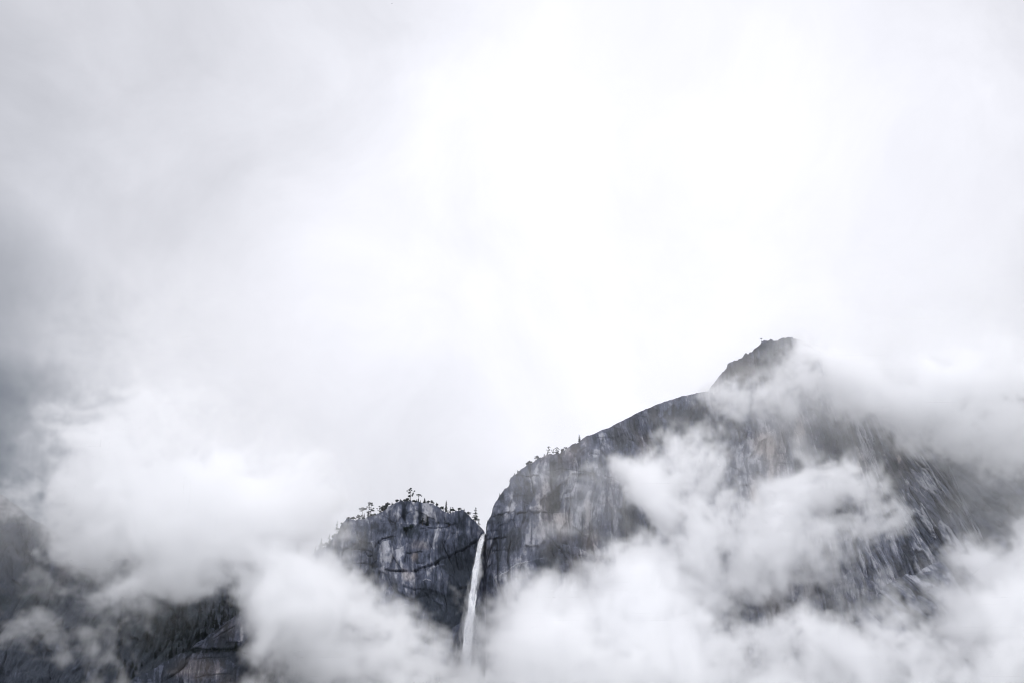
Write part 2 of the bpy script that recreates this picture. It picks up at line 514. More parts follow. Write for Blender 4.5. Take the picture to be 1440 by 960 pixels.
mas_spots = [
    (718, 714, 9, 8, 0.7, 0.1, 0, 2), (698, 716, 6, 7, 0.5, 0, 0, 2), (757, 714, 11, 5, 0.7, 0.2, 0, 3), (768, 690, 5, 14, 0.7, 0, 0, 2),
    (748, 672, 4, 12, 0.8, 0.1, 0, 2), (753, 662, 3, 8, 0.7, 0, 0, 1), (764, 660, 8, 16, 0.5, 0, 0, 3), (735, 660, 16, 20, -0.3, 0, 0, 0),
    (781, 703, 8, 20, -1.0, 0, 0.9, -9), (778, 665, 5, 22, -0.9, 0, 0.5, -7), (794, 660, 10, 12, -0.3, 0, 0.3, 0),
    (825, 722, 5, 22, 0.9, 0.5, 0, 3), (830, 760, 10, 16, 0.6, 0.7, 0, 2), (842, 800, 10, 26, 0.5, 0.5, 0, 2), (788, 735, 14, 16, 0.5, 0.2, 0, 2),
    (765, 745, 14, 26, 0.3, 0.15, 0, 2), (775, 790, 18, 22, -0.8, 0, 0.3, -4), (715, 775, 30, 20, -0.35, 0, 0, -2), (888, 740, 6, 44, -0.8, 0, 0.5, -5),
    (860, 700, 14, 60, 0.15, 0.1, 0, 4), (886, 690, 5, 14, -0.6, 0, 0.8, 0), (815, 800, 22, 30, 0.3, 0.4, 0, 0),
    (1055, 508, 46, 34, -0.75, 0, 0.1, 0), (1092, 500, 24, 40, -0.5, 0, 0.1, 0), (1040, 518, 14, 8, -0.5, 0, 0.15, 0), (1068, 515, 8, 10, -0.6, 0, 0.3, 0), (1060, 505, 5, 12, 0.7, 0, 0, 0), (1072, 488, 9, 7, -0.9, 0, 0.6, 0),
    (1075, 620, 16, 20, 0.4, 0.9, 0, 0), (1125, 605, 8, 24, 0.7, 0.8, 0, 2), (1090, 640, 14, 30, 0.3, 0.7, 0, 0), (1084, 678, 7, 22, 0.9, 0.6, 0, 3),
    (1065, 690, 9, 30, 0.4, 0.6, 0, 0), (1130, 650, 12, 22, -0.8, 0, 0.1, -4), (1175, 620, 26, 40, -0.65, 0, 0.25, -2), (1160, 650, 20, 30, -0.5, 0, 0.2, 0),
    (1208, 655, 5, 14, 0.8, 0.6, 0, 1), (1220, 640, 14, 28, 0.2, 0.1, 0, 3), (1255, 672, 14, 30, -0.5, 0, 0.7, -3), (1300, 680, 14, 30, 0.3, 0.05, 0, 2),
    (1278, 672, 3, 7, 1.2, 0, 0, 0), (1266, 642, 2.5, 6, 1.0, 0.5, 0, 0), (1289, 715, 6, 4, 1.1, 0, 0, 0), (1340, 705, 12, 16, -0.4, 0, 0.8, 0),
    (1330, 665, 10, 26, -0.3, 0, 0.1, 0), (1300, 740, 30, 30, -0.2, 0, 0.3, 0), (1310, 790, 40, 30, -0.4, 0, 0.3, 0),
    (1060, 840, 40, 40, -0.5, 0, 0.2, 0), (1190, 880, 40, 40, -0.5, 0, 0.3, 0), (1170, 720, 30, 30, -0.5, 0, 0.2, 0), (1330, 900, 80, 60, -0.3, 0, 0.6, 0),
    (930, 600, 40, 30, -0.3, 0, 0.1, 0), (985, 620, 30, 40, -0.3, 0, 0.1, 0),
]
cliff('massif_mountain', mas_sky, mas_depth, 760, lambda p: 0.10 + 0.42 * sst(p, 900, 1250), 0.7, 760, 37,
      shear=lambda p: 0.5 * sst(p, 1060, 1260), feats=mas_feats, spots=mas_spots, amp=0.85, warm=-0.05,
      jag=lambda p: 1.0 - 0.68 * sst(p, 815, 840) * (1 - sst(p, 985, 1010)) + 0.25 * sst(p, 1000, 1015),
      forest=lambda a, b, U, V: 0.8 * sst(fbm(U / 16, V / 22, 4, 91), 0.30, 0.5) * sst(a, 1120, 1240))

# rocky outcrop low on the right flank
cliff('outcrop_mountain', L((1180, 905), (1225, 842), (1262, 812), (1290, 806), (1318, 788), (1336, 779), (1348, 777), (1353, 784), (1362, 803), (1380, 850), (1400, 900)),
      L((1180, 1800), (1300, 1780), (1350, 1800), (1400, 1860)), 300, 0.4, 0.8, 200, 77,
      shear=lambda p: 0.62 + 0 * p, amp=0.7, pale=-0.2, forest=lambda a, b, U, V: 0.7 * sst(fbm(U / 14, V / 20, 4, 92), 0.1, 0.4))

# dark ridge far behind on the right, and the shoulder at the left edge
cliff('far_mountain', L((1180, 720), (1230, 640), (1290, 585), (1360, 555), (1450, 545), (1600, 530), (1900, 500)), L((1180, 2700), (1900, 2500)), 1100, 0.5, 1.5, 330, 51,
      shear=lambda p: 0.5 + 0 * p, amp=1.2, pale=-1.1, warm=-0.4, forest=lambda a, b, U, V: 0.6 * sst(fbm(U / 40, V / 40, 4, 93), -0.1, 0.3))
cliff('slope_mountain', L((-420, 480), (-250, 560), (-120, 620), (-40, 668), (10, 700), (45, 728), (90, 755), (130, 770), (180, 775), (230, 780), (300, 785), (380, 790), (470, 800)),
      L((-420, 1750), (0, 1850), (200, 1900), (470, 1900)), 900, 0.55, 0.9, 480, 63,
      amp=1.0, pale=-0.95, warm=-0.3, spots=[(46, 858, 4, 10, 1.0, 0, 0, 0), (50, 882, 3, 6, 1.1, 0, 0, 0), (88, 913, 8, 6, 1.2, 0, 0, 0), (25, 945, 8, 10, 0.7, 0, 0, 0), (100, 955, 4, 8, 1.0, 0, 0, 0),
                                (235, 880, 70, 60, -0.6, 0, 1.0, -10), (50, 840, 40, 30, -0.3, 0, 0.8, -4), (265, 868, 20, 8, 0.6, 0, -1, 3)],
      forest=lambda a, b, U, V: 0.85 * sst(fbm(U / 30, V / 40, 4, 94), -0.05, 0.35))
# brown slab dome at the foot of the left wall
cliff('dome_mountain', L((120, 1010), (170, 966), (200, 946), (230, 931), (262, 913), (285, 899), (310, 880), (335, 862), (370, 848), (420, 842), (470, 850), (540, 880), (640, 920)),
      L((120, 1690), (300, 1715), (640, 1770)), 420, 0.38, 0.62, 420, 85, amp=0.55, warm=0.16, pale=-0.36,
      feats=[(L((205, 940), (240, 921), (275, 911), (310, 912), (335, 914), (360, 922)), 2.2, 6, -1.0), (L((236, 954), (255, 938), (262, 932)), 2.4, 6, -0.9),
             (L((262, 925), (285, 903), (320, 876)), 1.8, 5, -0.8), (L((275, 906), (300, 897), (330, 880)), 1.4, 4, -0.7)],
      spots=[(308, 945, 6, 18, 0.8, 0.3, 0, 2), (339, 892, 3, 14, 0.9, 0.2, 0, 1), (280, 940, 30, 18, 0.1, 0.6, 0, 0), (250, 945, 14, 8, 0.4, 0.3, 0, 1),
             (355, 940, 16, 24, -0.5, 0, 0.2, 0), (320, 912, 26, 4, -0.5, 0, 1.0, 1), (270, 914, 16, 4, -0.5, 0, 0.9, 0)])

# ------------------------------------------------------------------ waterfall
wm_, wb_, wk_ = mat_new('white_water', 0.6, 0.3)
wg_ = wk_.n.new('ShaderNodeNewGeometry')
wv_ = wk_.noise(wk_.v('MULTIPLY', wg_.outputs['Position'], (1, 1, 0.12)), 0.55, 5, 0.65)
wc_ = wk_.n.new('ShaderNodeMix'); wc_.data_type = 'RGBA'
wk_.l.new(wk_.ramp(wv_, 0.36, 0.58), wc_.inputs['Factor'])
wc_.inputs[6].default_value = (0.55, 0.57, 0.61, 1)
wc_.inputs[7].default_value = (0.92, 0.93, 0.94, 1)
wk_.l.new(wc_.outputs[2], wb_.inputs['Base Color'])


FALL = []


def waterfall():
    ys = np.array([746.5, 750, 757, 765, 780, 800, 820, 845, 880, 920, 960, 1020, 1080], float)
    xs = np.array([681.8, 681, 678, 675.6, 673, 669.6, 667, 663.5, 659.5, 657, 655, 652, 650], float)
    ws = np.array([1.6, 2.6, 4.2, 4.5, 5.0, 5.6, 5.6, 6.6, 8.4, 10, 12, 14, 16], float)
    dp = np.array([1846, 1836, 1816, 1804, 1796, 1790, 1786, 1782, 1778, 1774, 1770, 1766, 1762], float)
    py = np.linspace(ys[0], ys[-1], 620)
    c = at(np.interp(py, ys, xs), py, np.interp(py, ys, dp))
    w = np.interp(py, ys, ws) * 0.95
    FALL.append(c); FALL.append(w)
    w = w * np.interp(py, [746, 800, 850, 930, 1080], [0.9, 0.84, 0.72, 0.48, 0.3])
    V, F = [], []
    rng = np.random.default_rng(3)

    def strand(off, frac, seed, i0, i1):
        n0 = len(V)
        nseg = 14
        s = np.arange(i0, i1)
        th = np.linspace(0, 2 * math.pi, nseg, endpoint=False)
        TH, SS = np.meshgrid(th, s.astype(float))
        rag = 1 + 1.1 * fbs(TH * 1.6 + seed * 9.1, SS / 26.0, 4, seed, 0.62) + 0.35 * fbs(TH * 3 + 5, SS / 7.0, 3, seed + 4)
        fade = np.minimum(1, np.minimum((s - i0 + 1) / 14.0, (i1 - s) / 30.0))[:, None]
        r = np.maximum(w[s][:, None] * frac * rag, 0.05) * fade
        cx = c[s, 0][:, None] + off * w[s][:, None] + 0.6 * w[s][:, None] * fbm(SS / 34.0, SS * 0 + seed, 4, seed + 8)
        P = np.stack([cx + r * np.cos(TH), c[s, 1][:, None] + 0.55 * r * np.sin(TH) + 3 * frac, c[s, 2][:, None] + 0.4 * fbm(TH * 2, SS / 9, 2, seed)], -1)
        V.extend(P.reshape(-1, 3))
        i = n0 + np.arange(len(s) * nseg).reshape(len(s), nseg)
        j = np.roll(i, -1, 1)
        F.extend(np.stack([i[:-1], i[1:], j[1:], j[:-1]], -1).reshape(-1, 4))
    strand(0.0, 0.55, 1, 0, 620)
    for q in range(26):
        a = int(rng.integers(4, 260)) if q > 3 else 2 + q
        strand(float(rng.uniform(-0.85, 0.85)), float(rng.uniform(0.10, 0.30)), 20 + q, a, min(620, a + int(rng.integers(120, 420))))
    o = link_mesh('waterfall', V, F, wm_, smooth=True)
    tag(o, 'tall thin white waterfall plunging from the notch between the two granite walls', 'waterfall')


waterfall()

# ------------------------------------------------------------------ trees
def needle_mat(name, c0, c1):
    m, b, k2 = mat_new(name, 0.8, 0.15)
    g_ = k2.n.new('ShaderNodeNewGeometry')
    mx = k2.n.new('ShaderNodeMix'); mx.data_type = 'RGBA'
    k2.l.new(k2.noise(g_.outputs['Position'], 0.5, 3, 0.6), mx.inputs['Factor'])
    mx.inputs[6].default_value = (*c0, 1); mx.inputs[7].default_value = (*c1, 1)
    k2.l.new(mx.outputs[2], b.inputs['Base Color'])
    return m


NEEDLE = needle_mat('conifer_needles', (0.018, 0.026, 0.030), (0.046, 0.060, 0.060))
BARK = needle_mat('conifer_bark', (0.05, 0.045, 0.045), (0.11, 0.10, 0.095))


def clump(V, F, c, rx, rz, n, rng):
    """needle sprays: small tilted blades scattered through a flattened lump"""
    for _ in range(n):
        q = rng.normal(size=3); q /= np.linalg.norm(q) + 1e-6
        q *= rng.uniform(0.35, 1.0)
        p = np.array(c) + q * np.array([rx, rx, rz])
        a = rng.normal(size=3); a /= np.linalg.norm(a)
        b = np.cross(a, rng.normal(size=3)); b /= np.linalg.norm(b) + 1e-6
        s = rng.uniform(0.20, 0.42) * (rx * rx * rz) ** (1 / 3) + 0.12
        n0 = len(V)
        V.extend([p - a * s, p + b * s * 0.55, p + a * s * 1.1, p - b * s * 0.5])
        F.append((n0, n0 + 1, n0 + 2, n0 + 3))


def stick(V, F, pts, rad, nseg=6):
    n0 = len(V)
    for p, r in zip(pts, rad):
        for q in range(nseg):
            t_ = 2 * math.pi * q / nseg
            V.append(np.array(p) + r * np.array([math.cos(t_), math.sin(t_), 0]))
    for i in range(len(pts) - 1):
        for q in range(nseg):
            r_ = (q + 1) % nseg
            F.append((n0 + i * nseg + q, n0 + i * nseg + r_, n0 + (i + 1) * nseg + r_, n0 + (i + 1) * nseg + q))


def make_tree(kind, seed):
    """crown and trunk meshes of a tree 1 x 10 m high"""
    rng = np.random.default_rng(seed)
    tv, tf, cv, cf = [], [], [], []
    bend = rng.normal(0, 0.25, 2)

    def axis(z):
        return np.array([bend[0] * (z / 10) ** 2 + 0.08 * math.sin(z * 1.1 + seed), bend[1] * (z / 10) ** 2, z])
    top = {'spire': 10, 'ragged': 9.9, 'pine': 9.4, 'umbrella': 9.2, 'shrub': 6}[kind]
    zs = np.linspace(-1.2, top, 9)
    stick(tv, tf, [axis(z) for z in zs], [0.26 * (1 - 0.93 * max(z, 0) / top) for z in zs])

    def limb(z, ang, ln, rise):
        a = axis(z)
        b = a + np.array([math.cos(ang) * ln, math.sin(ang) * ln, rise])
        stick(tv, tf, [a, (a + b) / 2 + np.array([0, 0, 0.1 * ln]), b], [0.09, 0.06, 0.02], 4)
        return b
    if kind in ('spire', 'ragged'):
        z = 0.9 if kind == 'spire' else 2.2
        wmax = 1.9 if kind == 'spire' else 2.2
        while z < 9.7:
            f = (10 - z) / 10
            nb = int(rng.integers(3, 6))
            a0 = rng.uniform(0, 6.28)
            for q in range(nb):
                ln = wmax * (f ** 0.8) * rng.uniform(0.45, 1.15)
                if kind == 'ragged' and rng.random() < 0.28:
                    continue
                ang = a0 + 6.28 * q / nb + rng.normal(0, 0.3)
                b = limb(z, ang, ln, -0.12 * ln)
                a = axis(z)
                for u in (0.45, 0.95):
                    clump(cv, cf, a + (b - a) * u, 0.45 * ln + 0.16, 0.26 + 0.12 * f, 14, rng)
            z += rng.uniform(0.55, 0.85) if kind == 'spire' else rng.uniform(0.7, 1.2)
        clump(cv, cf, axis(9.7), 0.16, 0.5, 14, rng)
    elif kind == 'pine':
        for q in range(17):
            z = rng.uniform(2.6, 9.0)
            ln = (3.2 - 0.22 * abs(z - 6.0) * 1.6) * rng.uniform(0.35, 1.0)
            b = limb(z, rng.uniform(0, 6.28), ln, rng.uniform(0.0, 0.8))
            clump(cv, cf, b, rng.uniform(0.5, 0.95), rng.uniform(0.32, 0.55), 30, rng)
        clump(cv, cf, axis(9.2), 0.9, 0.7, 60, rng)
    elif kind == 'umbrella':
        for q in range(13):
            ang = 6.28 * q / 13 + rng.normal(0, 0.3)
            ln = rng.uniform(0.6, 3.4)
            b = limb(rng.uniform(6.4, 7.8), ang, ln, 1.1)
            b[2] = 8.7 - 0.09 * ln * ln + rng.normal(0, 0.15)
            clump(cv, cf, b, rng.uniform(0.8, 1.2), 0.5, 46, rng)
        for q in range(3):
            b = limb(rng.uniform(2, 4.5), rng.uniform(0, 6.28), rng.uniform(0.6, 1.3), 0.3)
            clump(cv, cf, b, 0.6, 0.5, 26, rng)
    else:
        for q in range(12):
            b = limb(rng.uniform(0.4, 3), rng.uniform(0, 6.28), rng.uniform(0.5, 3.4), rng.uniform(0.6, 3.0))
            clump(cv, cf, b, rng.uniform(1.0, 1.7), rng.uniform(0.8, 1.4), 40, rng)
    return (tv, tf), (cv, cf)


PROTO = {}


def plant_tree(kind, var, p, h, wide, label, group=None, cat=None):
    """an Empty at the foot with trunk and crown; later trees of a kind copy the first one's parts"""
    nm = {'spire': 'spire_fir', 'ragged': 'ragged_fir', 'pine': 'pine_tree', 'umbrella': 'umbrella_pine', 'shrub': 'shrub'}[kind]
    root = bpy.data.objects.new(nm, None)
    COL.objects.link(root)
    root.empty_display_size = 1
    root.location = p
    hz = h / (6.5 if kind == 'shrub' else 10.0)
    root.scale = (hz * wide, hz * wide, hz)
    root.rotation_euler = (0, 0, (hash((round(p[0] * 7), round(p[2] * 3))) % 628) / 100)
    if (kind, var) not in PROTO:
        (tv, tf), (cv, cf) = make_tree(kind, 100 + 7 * var + len(kind))
        PROTO[kind, var] = (link_mesh('trunk', tv, tf, BARK, root), link_mesh('crown', cv, cf, NEEDLE, root))
    else:
        for src in PROTO[kind, var]:
            c_ = src.copy()
            COL.objects.link(c_)
            c_.parent = root
    tag(root, label, cat or {'shrub': 'shrub'}.get(kind, 'tree'), group)
    return root


def foot(rock, px, py, rim):
    V3, (cx, cy, cY) = rock
    if rim:                                       # on the rim: at the rim's own distance
        i = int(np.argmin(abs(cx - px)))
        top_ = V3[6, i]
        p = at(px, py, float(top_[1]) - 1.0)
        p[2] = min(p[2], top_[2] + 0.3) if abs(p[2] - top_[2]) > 4 else top_[2]
        return p + np.array([0, 2.0, -0.4])
    P = V3[6:].reshape(-1, 3)
    a, b = project(P)
    return P[int(np.argmin((a - px) ** 2 + (b - py) ** 2))] + np.array([0, 0.6, -0.6])


def dist_px(p, hp):
    return hp * float(np.linalg.norm(p - EYE)) / FPX * 1.12


WALL, MASSIF, DOME, SLOPE = ROCKS['cliff_mountain'], ROCKS['massif_mountain'], ROCKS['dome_mountain'], ROCKS['slope_mountain']
G_RIM, G_LEDGE = 'trees along the rim of the small wall', 'firs on the ledge under the small wall rim'
G_GUL = 'trees in the gully of the massif'
for rock, rim, px, py, hp, kind, var, wide, label, group in (
        (WALL, 1, 417, 789, 29, 'ragged', 0, 1.0, 'tall fir almost lost in the mist left of the small wall', G_RIM),
        (WALL, 1, 443, 779, 9, 'spire', 1, 1.0, 'small faded fir lowest on the left rim of the small wall', G_RIM),
        (WALL, 1, 451, 770, 12, 'spire', 0, 1.0, 'mist-greyed spire fir just above the lowest fir on the left rim', G_RIM),
        (WALL, 1, 462, 765, 13, 'ragged', 1, 1.0, 'dark fir on the left rim below the tallest fir of that slope', G_RIM),
        (WALL, 1, 468.5, 757, 5, 'shrub', 0, 0.9, 'little dark shrub on the steep left rim between two firs', G_RIM),
        (WALL, 1, 473.5, 749, 18, 'ragged', 0, 1.0, 'ragged dark fir, tallest on the steep left rim of the small wall', G_RIM),
        (WALL, 1, 504, 730, 6, 'shrub', 1, 1.0, 'low round shrub on the rim left of the flat-topped umbrella pine', G_RIM),
        (WALL, 1, 509.5, 730, 16, 'umbrella', 0, 1.15, 'flat-topped umbrella pine with bare lower trunk on the left rim', G_RIM),
        (WALL, 1, 511.5, 729, 8, 'spire', 1, 1.2, 'short dark fir at the foot of the umbrella pine', G_RIM),
        (WALL, 1, 521, 727, 19, 'pine', 0, 1.15, 'broad leafy pine beside the umbrella pine on the left rim', G_RIM),
        (WALL, 1, 517.5, 728, 9, 'spire', 0, 1.2, 'short fir tucked against the broad leafy pine', G_RIM),
        (WALL, 1, 527, 724, 4, 'shrub', 0, 1.0, 'small shrub on the rim right of the broad leafy pine', G_RIM),
        (WALL, 1, 533, 721, 10, 'pine', 1, 1.1, 'small rounded pine half way up the left rim, alone on a bare stretch', G_RIM),
        (WALL, 1, 539, 717, 8, 'shrub', 1, 1.3, 'dense dark bush on the rim right of the small rounded pine', G_RIM),
        (WALL, 1, 544, 714, 5, 'shrub', 0, 1.2, 'low bush merging with the dense dark bush on the rim', G_RIM),
        (WALL, 1, 551, 709, 5, 'spire', 1, 1.1, 'tiny fir where the left rim meets the crest', G_RIM),
        (WALL, 1, 572.5, 705, 5, 'shrub', 1, 1.0, 'low bush left of the tallest crest pine', G_RIM),
        (WALL, 1, 577, 705, 18, 'pine', 2, 1.0, 'open-branched pine, tallest on the crest of the small wall', G_RIM),
        (WALL, 1, 583, 705, 4, 'shrub', 0, 1.3, 'flat bush right of the tallest crest pine', G_RIM),
        (WALL, 1, 588.5, 706, 11, 'umbrella', 1, 0.95, 'thin mushroom-shaped pine on the crest', G_RIM),
        (WALL, 1, 588, 706, 5, 'spire', 0, 1.3, 'small fir at the foot of the mushroom-shaped pine', G_RIM),
        (WALL, 1, 597, 706, 8, 'spire', 1, 1.4, 'stubby thick dark fir on the crest', G_RIM),
        (WALL, 1, 608, 708, 5, 'ragged', 1, 0.8, 'thin pale sapling right of the stubby dark fir', G_RIM),
        (WALL, 1, 614, 711, 3, 'shrub', 1, 1.4, 'tiny shrub where the crest starts to fall to the right', G_RIM),
        (WALL, 1, 627, 719.5, 16, 'spire', 0, 0.8, 'slender needle-thin fir in the dip of the crest', G_RIM),
        (WALL, 1, 633, 720, 9, 'spire', 1, 0.9, 'short slim fir right of the slender fir in the dip', G_RIM),
        (WALL, 1, 636.5, 720, 7, 'pine', 1, 1.2, 'small bushy pine at the right end of the dip', G_RIM),
        (WALL, 1, 645.5, 716, 4, 'umbrella', 0, 1.3, 'tiny flat-topped tree on the small knob right of the dip', G_RIM),
        (WALL, 1, 669, 733, 20, 'ragged', 2, 1.15, 'tall ragged fir standing above the waterfall notch', G_RIM),
        (WALL, 1, 673.5, 738, 9, 'ragged', 1, 1.1, 'smaller fir leaning at the foot of the tall notch fir', G_RIM),
        (MASSIF, 1, 685.2, 744, 13, 'spire', 1, 0.9, 'narrow dark fir beside the lip of the waterfall on its right bank', None),
        (WALL, 0, 594, 739, 16, 'ragged', 0, 1.2, 'largest fir on the ledge under the crest', G_LEDGE),
        (WALL, 0, 601, 739, 13, 'spire', 0, 1.1, 'second fir on the ledge, beside the largest ledge fir', G_LEDGE),
        (WALL, 0, 617, 736, 9, 'spire', 1, 1.1, 'short lone fir in the middle of the ledge', G_LEDGE),
        (WALL, 0, 625.5, 737, 14, 'ragged', 1, 1.2, 'fir of the close ledge pair, on the waterfall side of the lone short fir', G_LEDGE),
        (WALL, 0, 631, 737, 15, 'spire', 0, 1.2, 'ledge fir nearest the waterfall, last of the row', G_LEDGE),
        (WALL, 0, 572, 748, 9, 'shrub', 0, 1.2, 'dark shrub in the cleft below the crest pine', G_LEDGE),
        (WALL, 0, 579, 744, 8, 'shrub', 1, 1.1, 'dark shrub above the cleft, under the crest', G_LEDGE),
        (MASSIF, 1, 815, 621, 11, 'spire', 1, 1.0, 'solitary dark fir on the smooth rising shoulder of the massif', None),
        (MASSIF, 1, 772, 638.5, 11, 'pine', 0, 1.0, 'airy pine on the first step of the massif rim', None),
        (MASSIF, 1, 778.5, 640, 8, 'pine', 1, 1.0, 'bushy low pine between the airy pine and its denser neighbour', None),
        (MASSIF, 1, 783.5, 640, 10, 'pine', 2, 1.1, 'dense dark pine in the notch of the massif rim', None),
        (MASSIF, 1, 791, 636, 5, 'shrub', 0, 1.3, 'low bush at the foot of the smooth shoulder', None),
        (MASSIF, 1, 752.5, 647, 4, 'umbrella', 1, 1.2, 'tiny flat tree on the sloping rim below the airy pine', None),
        (MASSIF, 1, 746, 650, 4, 'shrub', 1, 1.2, 'tiny bush on the sloping rim below the flat tree', None),
        (MASSIF, 1, 729, 663.5, 3, 'shrub', 0, 1.0, 'lowest tiny shrub on the steep rim above the waterfall', None),
        (MASSIF, 1, 1071, 482, 5, 'umbrella', 0, 1.0, 'minute wind-bent tree near the summit', None),
        (MASSIF, 0, 775, 716, 14, 'ragged', 0, 1.2, 'fir low in the dark gully, on its waterfall side', G_GUL),
        (MASSIF, 0, 781, 719, 16, 'spire', 1, 1.3, 'dark fir at the bottom centre of the gully', G_GUL),
        (MASSIF, 0, 786, 716, 13, 'ragged', 2, 1.2, 'fir low in the dark gully, on the side away from the waterfall', G_GUL),
        (MASSIF, 0, 778, 703, 11, 'spire', 0, 1.2, 'upper fir in the dark gully', G_GUL),
        (MASSIF, 0, 784, 698, 10, 'shrub', 1, 1.0, 'bush at the top of the dark gully', G_GUL),
        (MASSIF, 0, 886, 692, 16, 'ragged', 1, 1.3, 'dark fir on the sheer face at the edge of the tall plume', None),
        (MASSIF, 0, 890, 738, 11, 'spire', 0, 1.3, 'fir in the dark crack beneath the plume', None),
        (DOME, 0, 331, 915, 13, 'spire', 1, 1.5, 'broad dark fir at the end of the hedge-like ledge on the brown slab', None),
        (SLOPE, 0, 218, 876, 10, 'spire', 0, 1.3, 'fir standing above the dark wooded gully on the misty slope', None)):
    p = foot(rock, px, py, rim)
    plant_tree(kind, var, tuple(float(v) for v in p), dist_px(p, hp), wide, label, group)
rng_ = random.Random(4)
for rock, x0, x1, n_, lab, grp in ((WALL, 448, 662, 44, 'tiny dark scrub tuft hugging the rim of the small wall', 'scrub tufts on the small wall'),
                                   (MASSIF, 702, 800, 12, 'tiny scrub tuft hugging the stepped lower rim of the massif', 'scrub tufts on the massif')):
    for i in range(n_):                           # scrub all along the rims
        px = x0 + (x1 - x0) * (i + rng_.random()) / n_
        cy = float(np.interp(px, rock[1][0], rock[1][1]))
        p = foot(rock, px, cy + 0.4, 1)
        plant_tree('shrub' if rng_.random() < 0.7 else 'spire', rng_.randrange(2), tuple(float(v) for v in p), dist_px(p, rng_.uniform(2.2, 5.2)), rng_.uniform(1.0, 1.7), lab, grp, 'shrub')
for i in range(13):                               # hedge-like line of small firs along the slab's ledge
    px = 258 + 5.4 * i + rng_.uniform(-1, 1)
    p = foot(DOME, px, 917 - 0.03 * abs(px - 300) + rng_.uniform(-1, 1), 0)
    plant_tree('ragged' if i % 3 else 'spire', i % 2, tuple(float(v) for v in p), dist_px(p, rng_.uniform(5, 8)), 1.5,
               'small dark fir in the hedge-like line along the ledge of the brown slab', 'firs along the slab ledge')

# the wood in the dark gully at the lower left: one mass
def wood():
    V3, _ = SLOPE
    P = V3[6:].reshape(-1, 3)
    a, b = project(P)
    ok = np.nonzero((a > 165) & (a < 330) & (b > 835) & (b < 965))[0]
    rng = np.random.default_rng(12)
    V, F = [], []
    vr = [make_tree('spire', 300 + q)[1] for q in range(3)]
    vr = [(np.array(v_), np.array(f_)) for v_, f_ in vr]
    for q in range(330):
        i = ok[rng.integers(len(ok))]
        if fbm(np.array([a[i] / 30]), np.array([b[i] / 30]), 3, 8)[0] < -0.15:
            continue
        v_, f_ = vr[q % 3]
        h = rng.uniform(0.6, 1.2)
        an = rng.uniform(0, 6.28)
        R_ = np.array([[math.cos(an), -math.sin(an), 0], [math.sin(an), math.cos(an), 0], [0, 0, 1]])
        V.append((v_ * np.array([h * 1.2, h * 1.2, h])) @ R_.T + P[i])
        F.append(f_ + sum(len(x) for x in V[:-1]))
    tag(link_mesh('forest', np.concatenate(V), np.concatenate(F), NEEDLE), 'dark fir wood filling the gully of the misty slope', 'forest', kind='stuff')


wood()

# ------------------------------------------------------------------ two birds high up
bm_, bb_, bk_ = mat_new('dark_plumage', 0.7, 0.2)
bn_ = bk_.n.new('ShaderNodeTexCoord')
bx_ = bk_.n.new('ShaderNodeMix'); bx_.data_type = 'RGBA'
bk_.l.new(bk_.noise(bn_.outputs['Object'], 9.0, 3), bx_.inputs['Factor'])
bx_.inputs[6].default_value = (0.02, 0.02, 0.022, 1); bx_.inputs[7].default_value = (0.07, 0.065, 0.06, 1)
bk_.l.new(bx_.outputs[2], bb_.inputs['Base Color'])


def bird(p, span, bank, head, label):
    V, F = [], []
    ax = np.linspace(-0.5, 0.5, 12)
    rad = [0.02, 0.05, 0.075, 0.11, 0.135, 0.14, 0.13, 0.11, 0.075, 0.07, 0.055, 0.012]       # tail .. belly .. neck, head, bill
    nseg = 10
    for x, r in zip(ax, rad):
        fl_ = 0.45 if x < -0.3 else 0.9
        for q in range(nseg):
            t_ = 2 * math.pi * q / nseg
            V.append((x, r * math.cos(t_) * (1.5 if x < -0.3 else 1.0), r * fl_ * math.sin(t_)))
    for i in range(11):
        for q in range(nseg):
            r_ = (q + 1) % nseg
            F.append((i * nseg + q, i * nseg + r_, (i + 1) * nseg + r_, (i + 1) * nseg + q))
    for sgn in (1, -1):
        st = [(0.06, 0.22, -0.14, 0.05), (0.45, 0.24, -0.12, 0.20), (0.85, 0.18, -0.14, 0.24), (1.25, 0.05, -0.16, 0.18), (1.5, -0.10, -0.18, 0.10)]
        n0 = len(V)
        for y_, x1, x0, z_ in st:
            for xx, dz_ in ((x1, 0.012), (x0, 0.006), (x0, -0.006), (x1, -0.012)):
                V.append((xx, sgn * y_, z_ + dz_))
        for i in range(4):
            for q in range(4):
                r_ = (q + 1) % 4
                F.append((n0 + 4 * i + q, n0 + 4 * i + r_, n0 + 4 * i + 4 + r_, n0 + 4 * i + 4 + q))
    o = link_mesh('bird', V, F, bm_, smooth=True)
    o.location = p
    o.scale = (span / 3,) * 3
    o.rotation_euler = (bank, 0, head)
    tag(o, label, 'bird')


bird(tuple(at(551, 5.5, 420.0)), 0.95, 0.5, 0.9, 'dark soaring bird against the cloud at the top edge')
bird(tuple(at(754, 216, 900.0)), 0.8, 1.1, 1.5, 'faint distant bird alone in the bright middle of the sky')


# ------------------------------------------------------------------ mist
mv = bpy.data.materials.new('mist_volume')
mv.use_nodes = True
mv.node_tree.nodes.clear()
pv = mv.node_tree.nodes.new('ShaderNodeVolumePrincipled')
pv.inputs['Color'].default_value = (0.997, 0.998, 0.9995, 1)
pv.inputs['Density'].default_value = 1.0
pv.inputs['Anisotropy'].default_value = 0.45
ov = mv.node_tree.nodes.new('ShaderNodeOutputMaterial')
mv.node_tree.links.new(pv.outputs[0], ov.inputs['Volume'])
h5 = (0.5, 0.5, 0.5)


